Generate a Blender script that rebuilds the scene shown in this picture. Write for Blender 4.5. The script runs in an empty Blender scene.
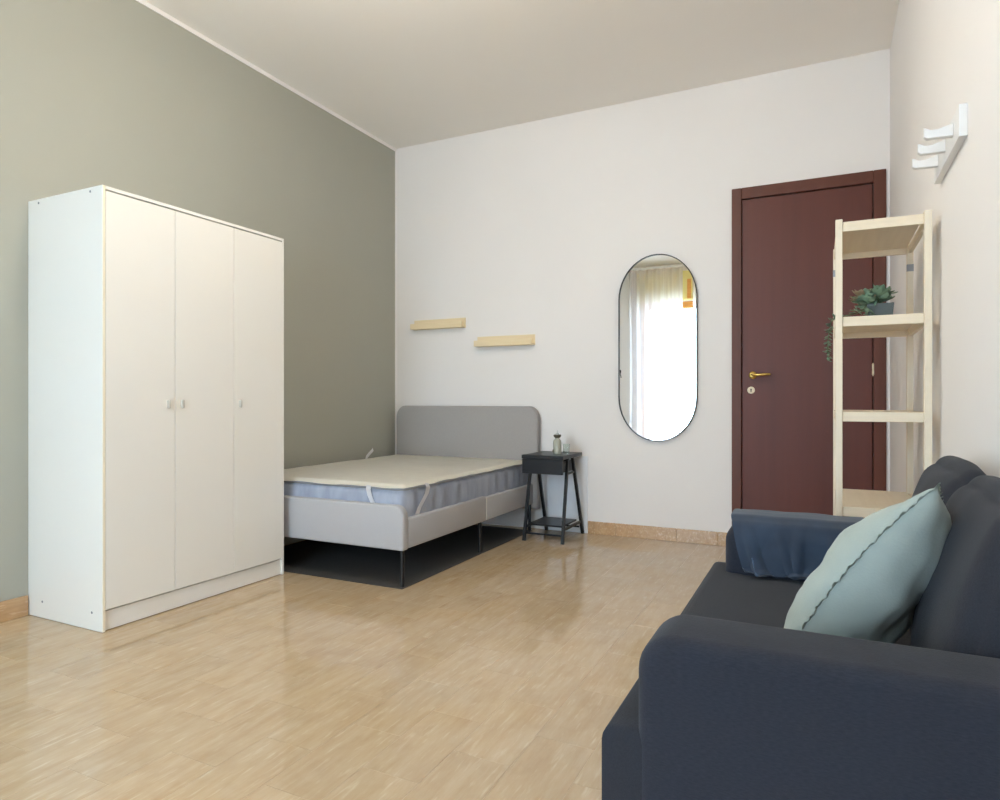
import bpy, bmesh, math, random
from mathutils import Vector, Matrix, noise

# ------------------------------------------------------------------ camera, world, light, exposure
S = bpy.context.scene
COL = S.collection
R = math.radians
YAW = R(26.157); FPX = 655.64; EYE = 1.0

cam_data = bpy.data.cameras.new('camera')
cam_data.sensor_fit = 'HORIZONTAL'; cam_data.sensor_width = 36.0
cam_data.lens = 36.0 * FPX / 1000.0
cam_data.clip_start = 0.02
cam = bpy.data.objects.new('camera', cam_data); COL.objects.link(cam)
cam.location = (0, 0, EYE); cam.rotation_euler = (R(90), 0, YAW)
S.camera = cam

W = bpy.data.worlds.new('overcast_sky'); S.world = W; W.use_nodes = True
bg = W.node_tree.nodes['Background']
bg.inputs[0].default_value = (0.61, 0.82, 1.0, 1)
bg.inputs[1].default_value = 18.5

S.view_settings.view_transform = 'Standard'; S.view_settings.look = 'None'
S.view_settings.gamma = 1.0; S.view_settings.use_curve_mapping = False
S.view_settings.exposure = 0.16
S.cycles.max_bounces = 16; S.cycles.diffuse_bounces = 10; S.cycles.transparent_max_bounces = 16
S.cycles.caustics_reflective = False; S.cycles.caustics_refractive = False

FILL_LAMP_RADIANCE = 46.0; FILL_LAMP_COLOR = (1.0, 0.92, 0.80)

# room
XL, XR, YB, YR, ZC = -3.3185, 0.378, 4.7095, -1.30, 3.1783
WX0, WX1, WZ0, WZ1 = -2.65, -0.55, 0.02, 2.58          # window opening in the rear wall

pl = bpy.data.lights.new('window_portal', 'AREA'); pl.shape = 'RECTANGLE'
pl.size = WX1 - WX0; pl.size_y = WZ1 - WZ0; pl.cycles.is_portal = True
po = bpy.data.objects.new('window_portal', pl); COL.objects.link(po)
po.location = ((WX0 + WX1) / 2, YR - 0.16, (WZ0 + WZ1) / 2); po.rotation_euler = (R(90), 0, 0)

# ------------------------------------------------------------------ materials
def lin(c):
    return tuple(((v / 255) / 12.92 if v / 255 <= .04045 else ((v / 255 + .055) / 1.055) ** 2.4) for v in c) + (1,)

def mat(name, rgb, rough=.6, var=.0, vscale=(8, 8, 8), bump=0, bscale=(200, 200, 200), bdist=.002,
        metal=0, spec=.5, trans=0, ior=1.45, sheen=0, coat=0, rvar=0, second=None, emit=None, estr=0, detail=3):
    m = bpy.data.materials.new(name); m.use_nodes = True
    nt = m.node_tree; b = nt.nodes['Principled BSDF']
    b.inputs['Base Color'].default_value = lin(rgb)
    b.inputs['Roughness'].default_value = rough
    b.inputs['Metallic'].default_value = metal
    b.inputs['Specular IOR Level'].default_value = spec
    b.inputs['Transmission Weight'].default_value = trans
    b.inputs['IOR'].default_value = ior
    if sheen:
        b.inputs['Sheen Weight'].default_value = sheen; b.inputs['Sheen Roughness'].default_value = .5
    b.inputs['Coat Weight'].default_value = coat
    if emit:
        b.inputs['Emission Color'].default_value = emit; b.inputs['Emission Strength'].default_value = estr
    tc = nt.nodes.new('ShaderNodeTexCoord')
    if var:
        mp = nt.nodes.new('ShaderNodeMapping'); mp.inputs['Scale'].default_value = vscale
        nz = nt.nodes.new('ShaderNodeTexNoise'); nz.inputs['Scale'].default_value = 1; nz.inputs['Detail'].default_value = detail
        nt.links.new(tc.outputs['Object'], mp.inputs[0]); nt.links.new(mp.outputs[0], nz.inputs[0])
        mix = nt.nodes.new('ShaderNodeMix'); mix.data_type = 'RGBA'
        c = lin(rgb)
        if second:
            c2 = lin(second); mix.inputs[6].default_value = c; mix.inputs[7].default_value = c2
        else:
            mix.inputs[6].default_value = tuple(x * (1 - var) for x in c[:3]) + (1,)
            mix.inputs[7].default_value = tuple(min(1, x * (1 + var)) for x in c[:3]) + (1,)
        rmp = nt.nodes.new('ShaderNodeMapRange'); rmp.inputs[1].default_value = .3; rmp.inputs[2].default_value = .7
        nt.links.new(nz.outputs[0], rmp.inputs[0]); nt.links.new(rmp.outputs[0], mix.inputs[0])
        nt.links.new(mix.outputs[2], b.inputs['Base Color'])
        if rvar:
            rr = nt.nodes.new('ShaderNodeMapRange'); rr.inputs[3].default_value = rough; rr.inputs[4].default_value = rough + rvar
            nt.links.new(nz.outputs[0], rr.inputs[0]); nt.links.new(rr.outputs[0], b.inputs['Roughness'])
    if bump:
        mp2 = nt.nodes.new('ShaderNodeMapping'); mp2.inputs['Scale'].default_value = bscale
        n2 = nt.nodes.new('ShaderNodeTexNoise'); n2.inputs['Scale'].default_value = 1; n2.inputs['Detail'].default_value = 2
        nt.links.new(tc.outputs['Object'], mp2.inputs[0]); nt.links.new(mp2.outputs[0], n2.inputs[0])
        bp = nt.nodes.new('ShaderNodeBump'); bp.inputs['Strength'].default_value = bump; bp.inputs['Distance'].default_value = bdist
        nt.links.new(n2.outputs[0], bp.inputs['Height']); nt.links.new(bp.outputs[0], b.inputs['Normal'])
    return m

def tile_material(name, a, bb, cc, rough):
    """vein-cut travertine: long streaks along Y, each tile its own tone"""
    m = bpy.data.materials.new(name); m.use_nodes = True
    nt = m.node_tree; N = nt.nodes.new; L = nt.links.new; b = nt.nodes['Principled BSDF']
    geo = N('ShaderNodeNewGeometry'); oi = N('ShaderNodeObjectInfo')
    off = N('ShaderNodeVectorMath'); off.operation = 'SCALE'; off.inputs[0].default_value = (3.1, 7.7, 5.3)
    L(oi.outputs['Random'], off.inputs['Scale'])
    add = N('ShaderNodeVectorMath'); add.operation = 'ADD'
    L(geo.outputs['Position'], add.inputs[0]); L(off.outputs[0], add.inputs[1])
    mp = N('ShaderNodeMapping'); mp.inputs['Scale'].default_value = (30, 4.0, 30); L(add.outputs[0], mp.inputs[0])
    nz = N('ShaderNodeTexNoise'); nz.inputs['Scale'].default_value = 1; nz.inputs['Detail'].default_value = 5; nz.inputs['Roughness'].default_value = .72
    L(mp.outputs[0], nz.inputs[0])
    ramp = N('ShaderNodeValToRGB'); e = ramp.color_ramp.elements
    e[0].position = .30; e[0].color = lin(bb); e[1].position = .72; e[1].color = lin(cc)
    k = ramp.color_ramp.elements.new(.5); k.color = lin(a)
    L(nz.outputs[0], ramp.inputs[0])
    # large cloudy patches of warmer stone
    n3 = N('ShaderNodeTexNoise'); n3.inputs['Scale'].default_value = 3.0; n3.inputs['Detail'].default_value = 3; L(geo.outputs['Position'], n3.inputs[0])
    hs = N('ShaderNodeHueSaturation')
    tone = N('ShaderNodeMapRange'); tone.inputs[3].default_value = .96; tone.inputs[4].default_value = 1.03
    L(oi.outputs['Random'], tone.inputs[0]); L(tone.outputs[0], hs.inputs['Value'])
    sat = N('ShaderNodeMapRange'); sat.inputs[3].default_value = .85; sat.inputs[4].default_value = 1.2
    L(n3.outputs[0], sat.inputs[0]); L(sat.outputs[0], hs.inputs['Saturation'])
    L(ramp.outputs[0], hs.inputs['Color'])
    # short pale streaks of filler and small pits
    mp2 = N('ShaderNodeMapping'); mp2.inputs['Scale'].default_value = (85, 11, 60); L(add.outputs[0], mp2.inputs[0])
    n2 = N('ShaderNodeTexNoise'); n2.inputs['Scale'].default_value = 1; n2.inputs['Detail'].default_value = 3; L(mp2.outputs[0], n2.inputs[0])
    st = N('ShaderNodeMapRange'); st.inputs[1].default_value = .58; st.inputs[2].default_value = .74; st.inputs[3].default_value = 0; st.inputs[4].default_value = .26
    L(n2.outputs[0], st.inputs[0])
    mx_ = N('ShaderNodeMix'); mx_.data_type = 'RGBA'; mx_.inputs[7].default_value = lin((226, 214, 190))
    L(st.outputs[0], mx_.inputs[0]); L(hs.outputs[0], mx_.inputs[6])
    # blotches of greyer and pinker stone
    n4 = N('ShaderNodeTexNoise'); n4.inputs['Scale'].default_value = 9.0; n4.inputs['Detail'].default_value = 4; L(add.outputs[0], n4.inputs[0])
    bl = N('ShaderNodeMapRange'); bl.inputs[1].default_value = .5; bl.inputs[2].default_value = .75; bl.inputs[3].default_value = 0; bl.inputs[4].default_value = .42
    L(n4.outputs[0], bl.inputs[0])
    my_ = N('ShaderNodeMix'); my_.data_type = 'RGBA'; my_.blend_type = 'MULTIPLY'; my_.inputs[7].default_value = (.80, .72, .66, 1)
    L(bl.outputs[0], my_.inputs[0]); L(mx_.outputs[2], my_.inputs[6]); L(my_.outputs[2], b.inputs['Base Color'])
    rr = N('ShaderNodeMapRange'); rr.inputs[3].default_value = rough * .7; rr.inputs[4].default_value = rough * 1.4
    L(n2.outputs[0], rr.inputs[0]); L(rr.outputs[0], b.inputs['Roughness'])
    bp = N('ShaderNodeBump'); bp.inputs['Strength'].default_value = .03; bp.inputs['Distance'].default_value = .001
    L(n2.outputs[0], bp.inputs['Height']); L(bp.outputs[0], b.inputs['Normal'])
    b.inputs['Specular IOR Level'].default_value = .65
    return m

def sheer_material():
    m = bpy.data.materials.new('sheer_voile'); m.use_nodes = True
    nt = m.node_tree; N = nt.nodes.new; L = nt.links.new
    for n in list(nt.nodes): nt.nodes.remove(n)
    out = N('ShaderNodeOutputMaterial'); tr = N('ShaderNodeBsdfTransparent'); tl = N('ShaderNodeBsdfTranslucent'); df = N('ShaderNodeBsdfDiffuse')
    tl.inputs[0].default_value = (.84, .80, .82, 1); df.inputs[0].default_value = (.80, .75, .76, 1)
    tc = N('ShaderNodeTexCoord'); mp = N('ShaderNodeMapping'); mp.inputs['Scale'].default_value = (30, 30, 1.2)
    nz = N('ShaderNodeTexNoise'); nz.inputs['Scale'].default_value = 1
    L(tc.outputs['Object'], mp.inputs[0]); L(mp.outputs[0], nz.inputs[0])
    r = N('ShaderNodeMapRange'); r.inputs[3].default_value = .50; r.inputs[4].default_value = .78; L(nz.outputs[0], r.inputs[0])
    m1 = N('ShaderNodeMixShader'); m1.inputs[0].default_value = .45; L(tl.outputs[0], m1.inputs[1]); L(df.outputs[0], m1.inputs[2])
    m2 = N('ShaderNodeMixShader'); L(r.outputs[0], m2.inputs[0]); L(tr.outputs[0], m2.inputs[1]); L(m1.outputs[0], m2.inputs[2])
    L(m2.outputs[0], out.inputs[0])
    return m

M = {}
M['white_wall'] = mat('white_wall_paint', (231, 228, 226), .75, var=.012, vscale=(1.5, 1.5, 1.5), bump=.05, bscale=(60, 60, 60))
M['green_wall'] = mat('sage_wall_paint', (162, 162, 151), .7, var=.015, vscale=(1.5, 1.5, 1.5), bump=.05, bscale=(60, 60, 60))
M['ceiling'] = mat('ceiling_paint', (240, 236, 230), .85, var=.01, vscale=(1, 1, 1))
M['grout'] = mat('pale_grout', (192, 170, 140), .6, var=.05, vscale=(30, 30, 30))
M['tile'] = tile_material('travertine_tile', (185, 163, 133), (178, 153, 122), (192, 172, 145), .085)
M['base_tile'] = tile_material('travertine_skirting', (184, 150, 112), (170, 135, 98), (196, 166, 128), .25)
M['ward'] = mat('white_melamine', (226, 224, 218), .38, var=.008, vscale=(2, 2, 2))
M['ward_edge'] = mat('cream_edge_banding', (232, 222, 200), .45, var=.02, vscale=(5, 5, 5))
M['handle_grey'] = mat('pale_grey_pull', (190, 186, 178), .4, var=.03)
M['cap'] = mat('screw_cap_grey', (120, 124, 130), .4, var=.05)
M['bed_fabric'] = mat('light_grey_upholstery', (168, 168, 171), .92, var=.05, vscale=(260, 260, 260), bump=.35, bscale=(420, 420, 420), sheen=.1)
M['head_fabric'] = mat('grey_headboard_cloth', (160, 157, 155), .92, var=.05, vscale=(260, 260, 260), bump=.35, bscale=(420, 420, 420), sheen=.1)
M['piping'] = mat('pale_seam_thread', (206, 204, 200), .8, var=.03)
M['black_metal'] = mat('black_painted_metal', (18, 18, 20), .42, var=.08, vscale=(20, 20, 20))
M['black_wood'] = mat('black_stained_wood', (24, 24, 27), .36, var=.18, vscale=(6, 60, 60), bump=.1, bscale=(8, 120, 120))
M['mattress'] = mat('blue_grey_ticking', (140, 148, 166), .85, var=.12, vscale=(14, 14, 5), bump=.2, bscale=(160, 160, 160), second=(164, 172, 188))
M['protector'] = mat('cream_quilted_cotton', (250, 246, 236), .9, var=.02, vscale=(18, 18, 18), bump=.1, bscale=(55, 55, 55), bdist=.002)
M['strap'] = mat('white_elastic', (236, 236, 238), .8, var=.02, vscale=(90, 90, 90))
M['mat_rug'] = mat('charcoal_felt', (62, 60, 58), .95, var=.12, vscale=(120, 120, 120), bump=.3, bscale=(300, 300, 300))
M['door'] = mat('mahogany_veneer', (94, 44, 32), .48, var=.12, vscale=(14, 14, .7), bump=.05, bscale=(160, 160, 6), second=(86, 40, 29), detail=5)
M['door_frame'] = mat('mahogany_casing', (96, 48, 31), .48, var=.12, vscale=(14, 14, .8), bump=.05, bscale=(160, 160, 6), second=(88, 44, 28), detail=5)
M['gap'] = mat('dark_door_gap', (26, 14, 11), .8, var=.05)
M['brass'] = mat('polished_brass', (200, 168, 92), .25, var=.04, metal=1)
M['ivory'] = mat('ivory_rosette', (226, 212, 184), .4, var=.02)
M['pine'] = mat('pale_pine', (218, 205, 183), .5, var=.06, vscale=(40, 40, 2.2), bump=.04, bscale=(200, 200, 8), second=(226, 215, 194), detail=4)
M['pine_x'] = mat('pale_pine_lengthwise', (217, 203, 180), .5, var=.06, vscale=(2.2, 40, 40), bump=.04, bscale=(8, 200, 200), second=(226, 213, 190), detail=4)
M['pine_y'] = mat('pale_pine_crosswise', (217, 203, 180), .5, var=.06, vscale=(40, 2.2, 40), bump=.04, bscale=(200, 8, 200), second=(226, 213, 190), detail=4)
M['ledge'] = mat('honey_pine_ledge', (236, 219, 184), .5, var=.07, vscale=(3, 50, 50), bump=.04, bscale=(8, 200, 200), second=(228, 208, 168), detail=4)
M['steel'] = mat('galvanised_steel', (150, 152, 156), .35, var=.05, metal=1)
M['mirror'] = mat('mirror_silver', (238, 240, 240), .012, metal=1)
M['rack'] = mat('white_lacquer', (226, 226, 226), .4, var=.01)
M['sofa'] = mat('navy_woven_upholstery', (27, 30, 40), .95, var=.16, vscale=(110, 520, 520), bump=.3, bscale=(420, 420, 420), sheen=.05, second=(37, 41, 52))
M['sofa_cush'] = mat('navy_cushion_weave', (30, 32, 40), .95, var=.16, vscale=(520, 110, 520), bump=.3, bscale=(420, 420, 420), sheen=.05, second=(39, 42, 50))
M['throw'] = mat('petrol_blue_velvet', (28, 41, 58), .8, var=.2, vscale=(9, 9, 9), bump=.2, bscale=(60, 60, 60), sheen=.2, second=(40, 56, 76))
M['throw_hem'] = mat('petrol_velvet_hem', (58, 76, 98), .8, var=.1, vscale=(40, 40, 40), sheen=.2)
M['pillow'] = mat('pale_aqua_cotton', (146, 157, 152), .9, var=.05, vscale=(14, 14, 14), bump=.25, bscale=(240, 240, 240), sheen=.15, second=(154, 164, 158))
M['leaf'] = mat('grey_green_leaf', (98, 124, 102), .5, var=.2, vscale=(40, 40, 40), second=(122, 146, 122))
M['leaf_pink'] = mat('dusty_rose_leaf', (158, 132, 108), .5, var=.15, vscale=(40, 40, 40), second=(140, 140, 108))
M['stem'] = mat('green_stem', (88, 104, 72), .6, var=.1)
M['pot'] = mat('slate_grey_pot', (78, 86, 86), .6, var=.06, vscale=(60, 60, 60), bump=.1)
M['soil'] = mat('dark_soil', (58, 46, 38), .95, var=.3, vscale=(150, 150, 150), bump=.6, bscale=(200, 200, 200))
M['glass'] = mat('clear_glass', (236, 242, 238), .02, trans=1, ior=1.45)
M['bottle_glass'] = mat('frosted_bottle_glass', (214, 218, 204), .22, trans=.55, ior=1.4, var=.03)
M['collar'] = mat('tarnished_collar', (104, 100, 84), .4, var=.1, metal=.6)
M['honey_wood'] = mat('honey_varnished_wood', (204, 138, 58), .4, var=.12, vscale=(3, 40, 40), second=(222, 160, 80), detail=4)
M['box_yellow'] = mat('pale_yellow_paint', (226, 214, 138), .5, var=.03, vscale=(3, 3, 3))
M['curtain'] = sheer_material()
M['terrace'] = mat('terrace_concrete', (190, 188, 182), .8, var=.05)
M['panel'] = mat('white_board', (226, 228, 232), .5, var=.01)
M['fill_lampglass'] = mat('opal_fill_lamp_glass', (250, 244, 232), .3, var=.01, emit=FILL_LAMP_COLOR + (1,), estr=FILL_LAMP_RADIANCE)

# ------------------------------------------------------------------ builders
def obj(name, bm, m, parent=None, smooth=False, angle=40):
    """one mesh object; the bmesh is in world coordinates, shifted to the parent's base"""
    bmesh.ops.recalc_face_normals(bm, faces=bm.faces)
    if parent is not None:
        p = parent; off = Vector((0, 0, 0))
        while p is not None:
            off += p.location; p = p.parent
        bmesh.ops.translate(bm, verts=bm.verts, vec=-off)
    me = bpy.data.meshes.new(name); bm.to_mesh(me); bm.free()
    me.materials.append(M[m] if isinstance(m, str) else m)
    if smooth:
        me.polygons.foreach_set('use_smooth', [True] * len(me.polygons))
        try: me.set_sharp_from_angle(angle=R(angle))
        except Exception: pass
    o = bpy.data.objects.new(name, me); COL.objects.link(o)
    if parent is not None: o.parent = parent
    return o

def tag(o, label, cat=None, group=None, kind=None):
    o['label'] = label
    if cat: o['category'] = cat
    if group: o['group'] = group
    if kind: o['kind'] = kind
    return o

def thing(name, label, cat, loc=(0, 0, 0), group=None, kind=None):
    o = bpy.data.objects.new(name, None); COL.objects.link(o); o.location = loc
    o.empty_display_size = .1
    return tag(o, label, cat, group, kind)

def NB(): return bmesh.new()

def box(bm, x0, x1, y0, y1, z0, z1, bev=0, seg=2):
    vs = [bm.verts.new(p) for p in ((x0, y0, z0), (x1, y0, z0), (x1, y1, z0), (x0, y1, z0), (x0, y0, z1), (x1, y0, z1), (x1, y1, z1), (x0, y1, z1))]
    fs = [bm.faces.new([vs[i] for i in f]) for f in ((3, 2, 1, 0), (4, 5, 6, 7), (0, 1, 5, 4), (1, 2, 6, 5), (2, 3, 7, 6), (3, 0, 4, 7))]
    if bev:
        es = {e for f in fs for e in f.edges}
        bmesh.ops.bevel(bm, geom=list(es), offset=bev, segments=seg, profile=.5, affect='EDGES')
    return bm

def bx(*a, **k): return box(NB(), *a, **k)

def prism(pts, axis, a, b, bev=0, seg=3):
    """polygon pts (two remaining axes in order) extruded along axis from a to b"""
    bm = NB()
    def mk(p, v):
        if axis == 'x': return (v, p[0], p[1])
        if axis == 'y': return (p[0], v, p[1])
        return (p[0], p[1], v)
    lo = [bm.verts.new(mk(p, a)) for p in pts]; hi = [bm.verts.new(mk(p, b)) for p in pts]
    n = len(pts); f1 = bm.faces.new(lo); f2 = bm.faces.new(hi[::-1])
    for i in range(n): bm.faces.new((lo[i], lo[(i + 1) % n], hi[(i + 1) % n], hi[i]))
    bmesh.ops.recalc_face_normals(bm, faces=bm.faces)
    if bev:
        es = [e for e in bm.edges if e in f1.edges or e in f2.edges] if bev else []
        es = list(set(f1.edges) | set(f2.edges))
        bmesh.ops.bevel(bm, geom=es, offset=bev, segments=seg, profile=.5, affect='EDGES')
    return bm

def arc_rect(x0, x1, z0, z1, rt=(0, 0), rb=(0, 0), n=8, sy=1.0):
    """rounded rectangle outline; rt/rb: (left, right) corner radii at top/bottom; sy stretches the corners vertically"""
    pts = []
    def corner(cx, cz, r, a0):
        if r == 0: pts.append((cx, cz)); return
        for i in range(n + 1):
            a = a0 + math.pi / 2 * i / n
            pts.append((cx + r * math.cos(a), cz + r * sy * math.sin(a)))
    corner(x1 - rt[1], z1 - rt[1] * sy, rt[1], 0)
    corner(x0 + rt[0], z1 - rt[0] * sy, rt[0], math.pi / 2)
    corner(x0 + rb[0], z0 + rb[0] * sy, rb[0], math.pi)
    corner(x1 - rb[1], z0 + rb[1] * sy, rb[1], 3 * math.pi / 2)
    return pts

def lathe(bm, prof, c, n=24):
    rings = []
    for r, z in prof:
        if r < 1e-5: rings.append([bm.verts.new((c[0], c[1], c[2] + z))])
        else: rings.append([bm.verts.new((c[0] + r * math.cos(2 * math.pi * i / n), c[1] + r * math.sin(2 * math.pi * i / n), c[2] + z)) for i in range(n)])
    for A, B in zip(rings, rings[1:]):
        for i in range(n):
            j = (i + 1) % n
            if len(A) == 1 and len(B) == 1: continue
            if len(A) == 1: bm.faces.new((A[0], B[i], B[j]))
            elif len(B) == 1: bm.faces.new((A[i], A[j], B[0]))
            else: bm.faces.new((A[i], A[j], B[j], B[i]))
    return bm

def tube(bm, pts, r, n=8, caps=True):
    pts = [Vector(p) for p in pts]; rings = []
    up = Vector((0, 0, 1))
    for i, p in enumerate(pts):
        d = (pts[min(i + 1, len(pts) - 1)] - pts[max(i - 1, 0)]).normalized()
        ref = up if abs(d.dot(up)) < .95 else Vector((1, 0, 0))
        a = d.cross(ref).normalized(); b = d.cross(a)
        rr = r[i] if isinstance(r, (list, tuple)) else r
        rings.append([bm.verts.new(p + a * rr * math.cos(2 * math.pi * k / n) + b * rr * math.sin(2 * math.pi * k / n)) for k in range(n)])
    for A, B in zip(rings, rings[1:]):
        for i in range(n): bm.faces.new((A[i], A[(i + 1) % n], B[(i + 1) % n], B[i]))
    if caps: bm.faces.new(rings[0]); bm.faces.new(rings[-1][::-1])
    return bm

def bar(bm, p, q, w, t):
    """square bar from p to q, w wide across X, t deep"""
    p, q = Vector(p), Vector(q); d = (q - p).normalized()
    a = Vector((1, 0, 0)) if abs(d.x) < .9 else Vector((0, 0, 1))
    b = d.cross(a).normalized(); a = b.cross(d).normalized()
    c = [(-1, -1), (1, -1), (1, 1), (-1, 1)]
    lo = [bm.verts.new(p + a * w / 2 * i + b * t / 2 * j) for i, j in c]; hi = [bm.verts.new(q + a * w / 2 * i + b * t / 2 * j) for i, j in c]
    bm.faces.new(lo[::-1]); bm.faces.new(hi)
    for i in range(4): bm.faces.new((lo[i], lo[(i + 1) % 4], hi[(i + 1) % 4], hi[i]))
    return bm

def cushion(half, r, puff=(0, 0, 0), n=22, wr=0, wscale=6, seed=0, mtx=None, post=None):
    """soft rounded box: half sizes, edge radius, bulge of each pair of faces, wrinkle height"""
    bm = NB()
    bmesh.ops.create_cube(bm, size=2)
    bmesh.ops.subdivide_edges(bm, edges=bm.edges[:], cuts=n - 1, use_grid_fill=True)
    h = Vector(half)
    for v in bm.verts:
        p = v.co.copy()
        p = Vector([math.copysign(abs(c) ** .8, c) if abs(c) < 1 else c for c in p])   # denser near the edges
        q = Vector((p.x * h.x, p.y * h.y, p.z * h.z))
        inner = Vector([max(-(h[i] - r), min(h[i] - r, q[i])) for i in range(3)])
        d = q - inner
        if d.length > 1e-9: q = inner + d.normalized() * min(r, d.length if d.length < r else r)
        for i in range(3):
            j, k = (i + 1) % 3, (i + 2) % 3
            q[i] += p[i] * puff[i] * max(0, 1 - p[j] ** 2) ** .7 * max(0, 1 - p[k] ** 2) ** .7
        if wr:
            s = Vector((seed * 3.7, seed * 1.3, seed))
            nn = noise.noise_vector(q * wscale + s)
            q += nn * wr
        if post: q = post(q, p)
        v.co = q
    if mtx is not None: bmesh.ops.transform(bm, matrix=mtx, verts=bm.verts)
    return bm

def px_of(x, y, z):
    dx, dy, dz = x, y, z - EYE
    dep = -math.sin(YAW) * dx + math.cos(YAW) * dy
    if dep < .05: return None
    return 500 + FPX * (math.cos(YAW) * dx + math.sin(YAW) * dy) / dep, 400 - FPX * dz / dep, dep

def copy_tree(o, parent=None, loc=None):
    c = o.copy(); COL.objects.link(c)
    if parent is not None: c.parent = parent
    if loc is not None: c.location = loc
    for ch in list(o.children): copy_tree(ch, c)
    return c

# ------------------------------------------------------------------ the setting
T = .14
floor = obj('floor', bx(XL - T, XR + T, YR - T, YB + T, -.12, -.0006), 'grout')
tag(floor, 'polished beige travertine floor of small staggered rectangular tiles', 'floor', kind='structure')
TW, TL, G = .18, .36, .0014
tiles = []
c = -20
while True:
    x0 = -.943 + c * TW
    if x0 > XR: break
    x1 = x0 + TW
    if x1 > XL:
        yo = 1.62 + (TL / 2 if c % 2 else 0) - 12 * TL
        while yo < YB:
            a0, a1 = max(x0, XL), min(x1, XR); b0, b1 = max(yo, YR), min(yo + TL, YB)
            if a1 - a0 > .012 and b1 - b0 > .012: tiles.append((a0 + G / 2, a1 - G / 2, b0 + G / 2, b1 - G / 2))
            yo += TL
    c += 1
def hidden_tile(t):
    cx, cy = (t[0] + t[1]) / 2, (t[2] + t[3]) / 2
    if cx < -2.86 and 1.85 < cy < 4.6: return True       # under the wardrobe, behind it
    if cx > -.1 and cy > 1.3: return True                # under and behind the sofa
    q = [px_of(a, b, 0) for a in t[:2] for b in t[2:]]
    q = [k for k in q if k]
    return not any(0 <= k[0] <= 1000 and k[1] <= 800 for k in q)
def tile_bm(w, l):
    bm = NB()
    v = [bm.verts.new(p) for p in ((-w / 2, -l / 2, -.008), (w / 2, -l / 2, -.008), (w / 2, l / 2, -.008), (-w / 2, l / 2, -.008))]
    e = .0002
    u = [bm.verts.new(p) for p in ((-w / 2, -l / 2, -e), (w / 2, -l / 2, -e), (w / 2, l / 2, -e), (-w / 2, l / 2, -e))]
    t = [bm.verts.new(p) for p in ((-w / 2 + e, -l / 2 + e, 0), (w / 2 - e, -l / 2 + e, 0), (w / 2 - e, l / 2 - e, 0), (-w / 2 + e, l / 2 - e, 0))]
    bm.faces.new(t)
    for i in range(4):
        j = (i + 1) % 4
        bm.faces.new((v[i], v[j], u[j], u[i])); bm.faces.new((u[i], u[j], t[j], t[i]))
    return bm
seen = [t for t in tiles if not hidden_tile(t)]
seen.sort(key=lambda t: ((t[0] + t[1]) / 2) ** 2 + ((t[2] + t[3]) / 2) ** 2)
rest = [t for t in tiles if hidden_tile(t)] + seen[290:]
cache = {}
random.seed(4)
for t in seen[:290]:
    w, l = round(t[1] - t[0], 4), round(t[3] - t[2], 4)
    loc = ((t[0] + t[1]) / 2, (t[2] + t[3]) / 2, random.uniform(-.0001, .0001))
    if (w, l) not in cache:
        o = obj('tile', tile_bm(w, l), 'tile'); cache[(w, l)] = o.data
    else:
        o = bpy.data.objects.new('tile', cache[(w, l)]); COL.objects.link(o)
    o.parent = floor; o.location = loc
bm = NB()
for t in rest:
    b2 = tile_bm(t[1] - t[0], t[3] - t[2])
    bmesh.ops.translate(b2, verts=b2.verts, vec=((t[0] + t[1]) / 2, (t[2] + t[3]) / 2, 0))
    me = bpy.data.meshes.new('tmp'); b2.to_mesh(me); b2.free(); bm.from_mesh(me); bpy.data.meshes.remove(me)
o = obj('tile_field', bm, 'tile', floor); o['kind'] = 'stuff'

tag(obj('ceiling', bx(XL - T, XR + T, YR - T, YB + T, ZC, ZC + .12), 'ceiling'), 'plain warm white painted ceiling', 'ceiling', kind='structure')
tag(obj('wall_left', bx(XL - T, XL, YR - T, YB, 0, ZC - .001), 'green_wall'), 'sage green painted wall behind the white wardrobe', 'wall', kind='structure')
tag(obj('wall_right', bx(XR, XR + T, YR - T, YB, 0, ZC - .001), 'white_wall'), 'white painted wall beside the navy sofa', 'wall', kind='structure')
# back wall with the door opening
DX0, DX1, DZ = -.551, .357, 2.432
bm = NB()
box(bm, XL - T, DX0 + .03, YB, YB + T, 0, ZC - .001); box(bm, DX1 - .03, XR + T, YB, YB + T, 0, ZC - .001)
box(bm, DX0 + .03, DX1 - .03, YB, YB + T, DZ - .03, ZC - .001)
tag(obj('wall_back', bm, 'white_wall'), 'white painted wall with the mahogany door and oval mirror', 'wall', kind='structure')
# rear wall with the window opening
bm = NB()
box(bm, XL - T, WX0, YR - T, YR, 0, ZC - .001); box(bm, WX1, XR + T, YR - T, YR, 0, ZC - .001)
box(bm, WX0, WX1, YR - T, YR, WZ1, ZC - .001)
tag(obj('wall_rear', bm, 'white_wall'), 'white painted wall with the curtained window, seen in the mirror', 'wall', kind='structure')
# thin white line where green paint stops under the ceiling, and in the corner
bm = bx(XL, XL + .006, YR, YB, ZC - .026, ZC - .001)
tag(obj('trim_1', bm, 'white_wall'), 'thin white cornice strip between green wall and ceiling', 'trim', kind='structure')
tag(obj('trim_2', bx(XL, XL + .003, YB - .014, YB, .095, ZC - .026), 'white_wall'), 'narrow white edge strip in the corner of the green wall', 'trim', kind='structure')

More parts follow.
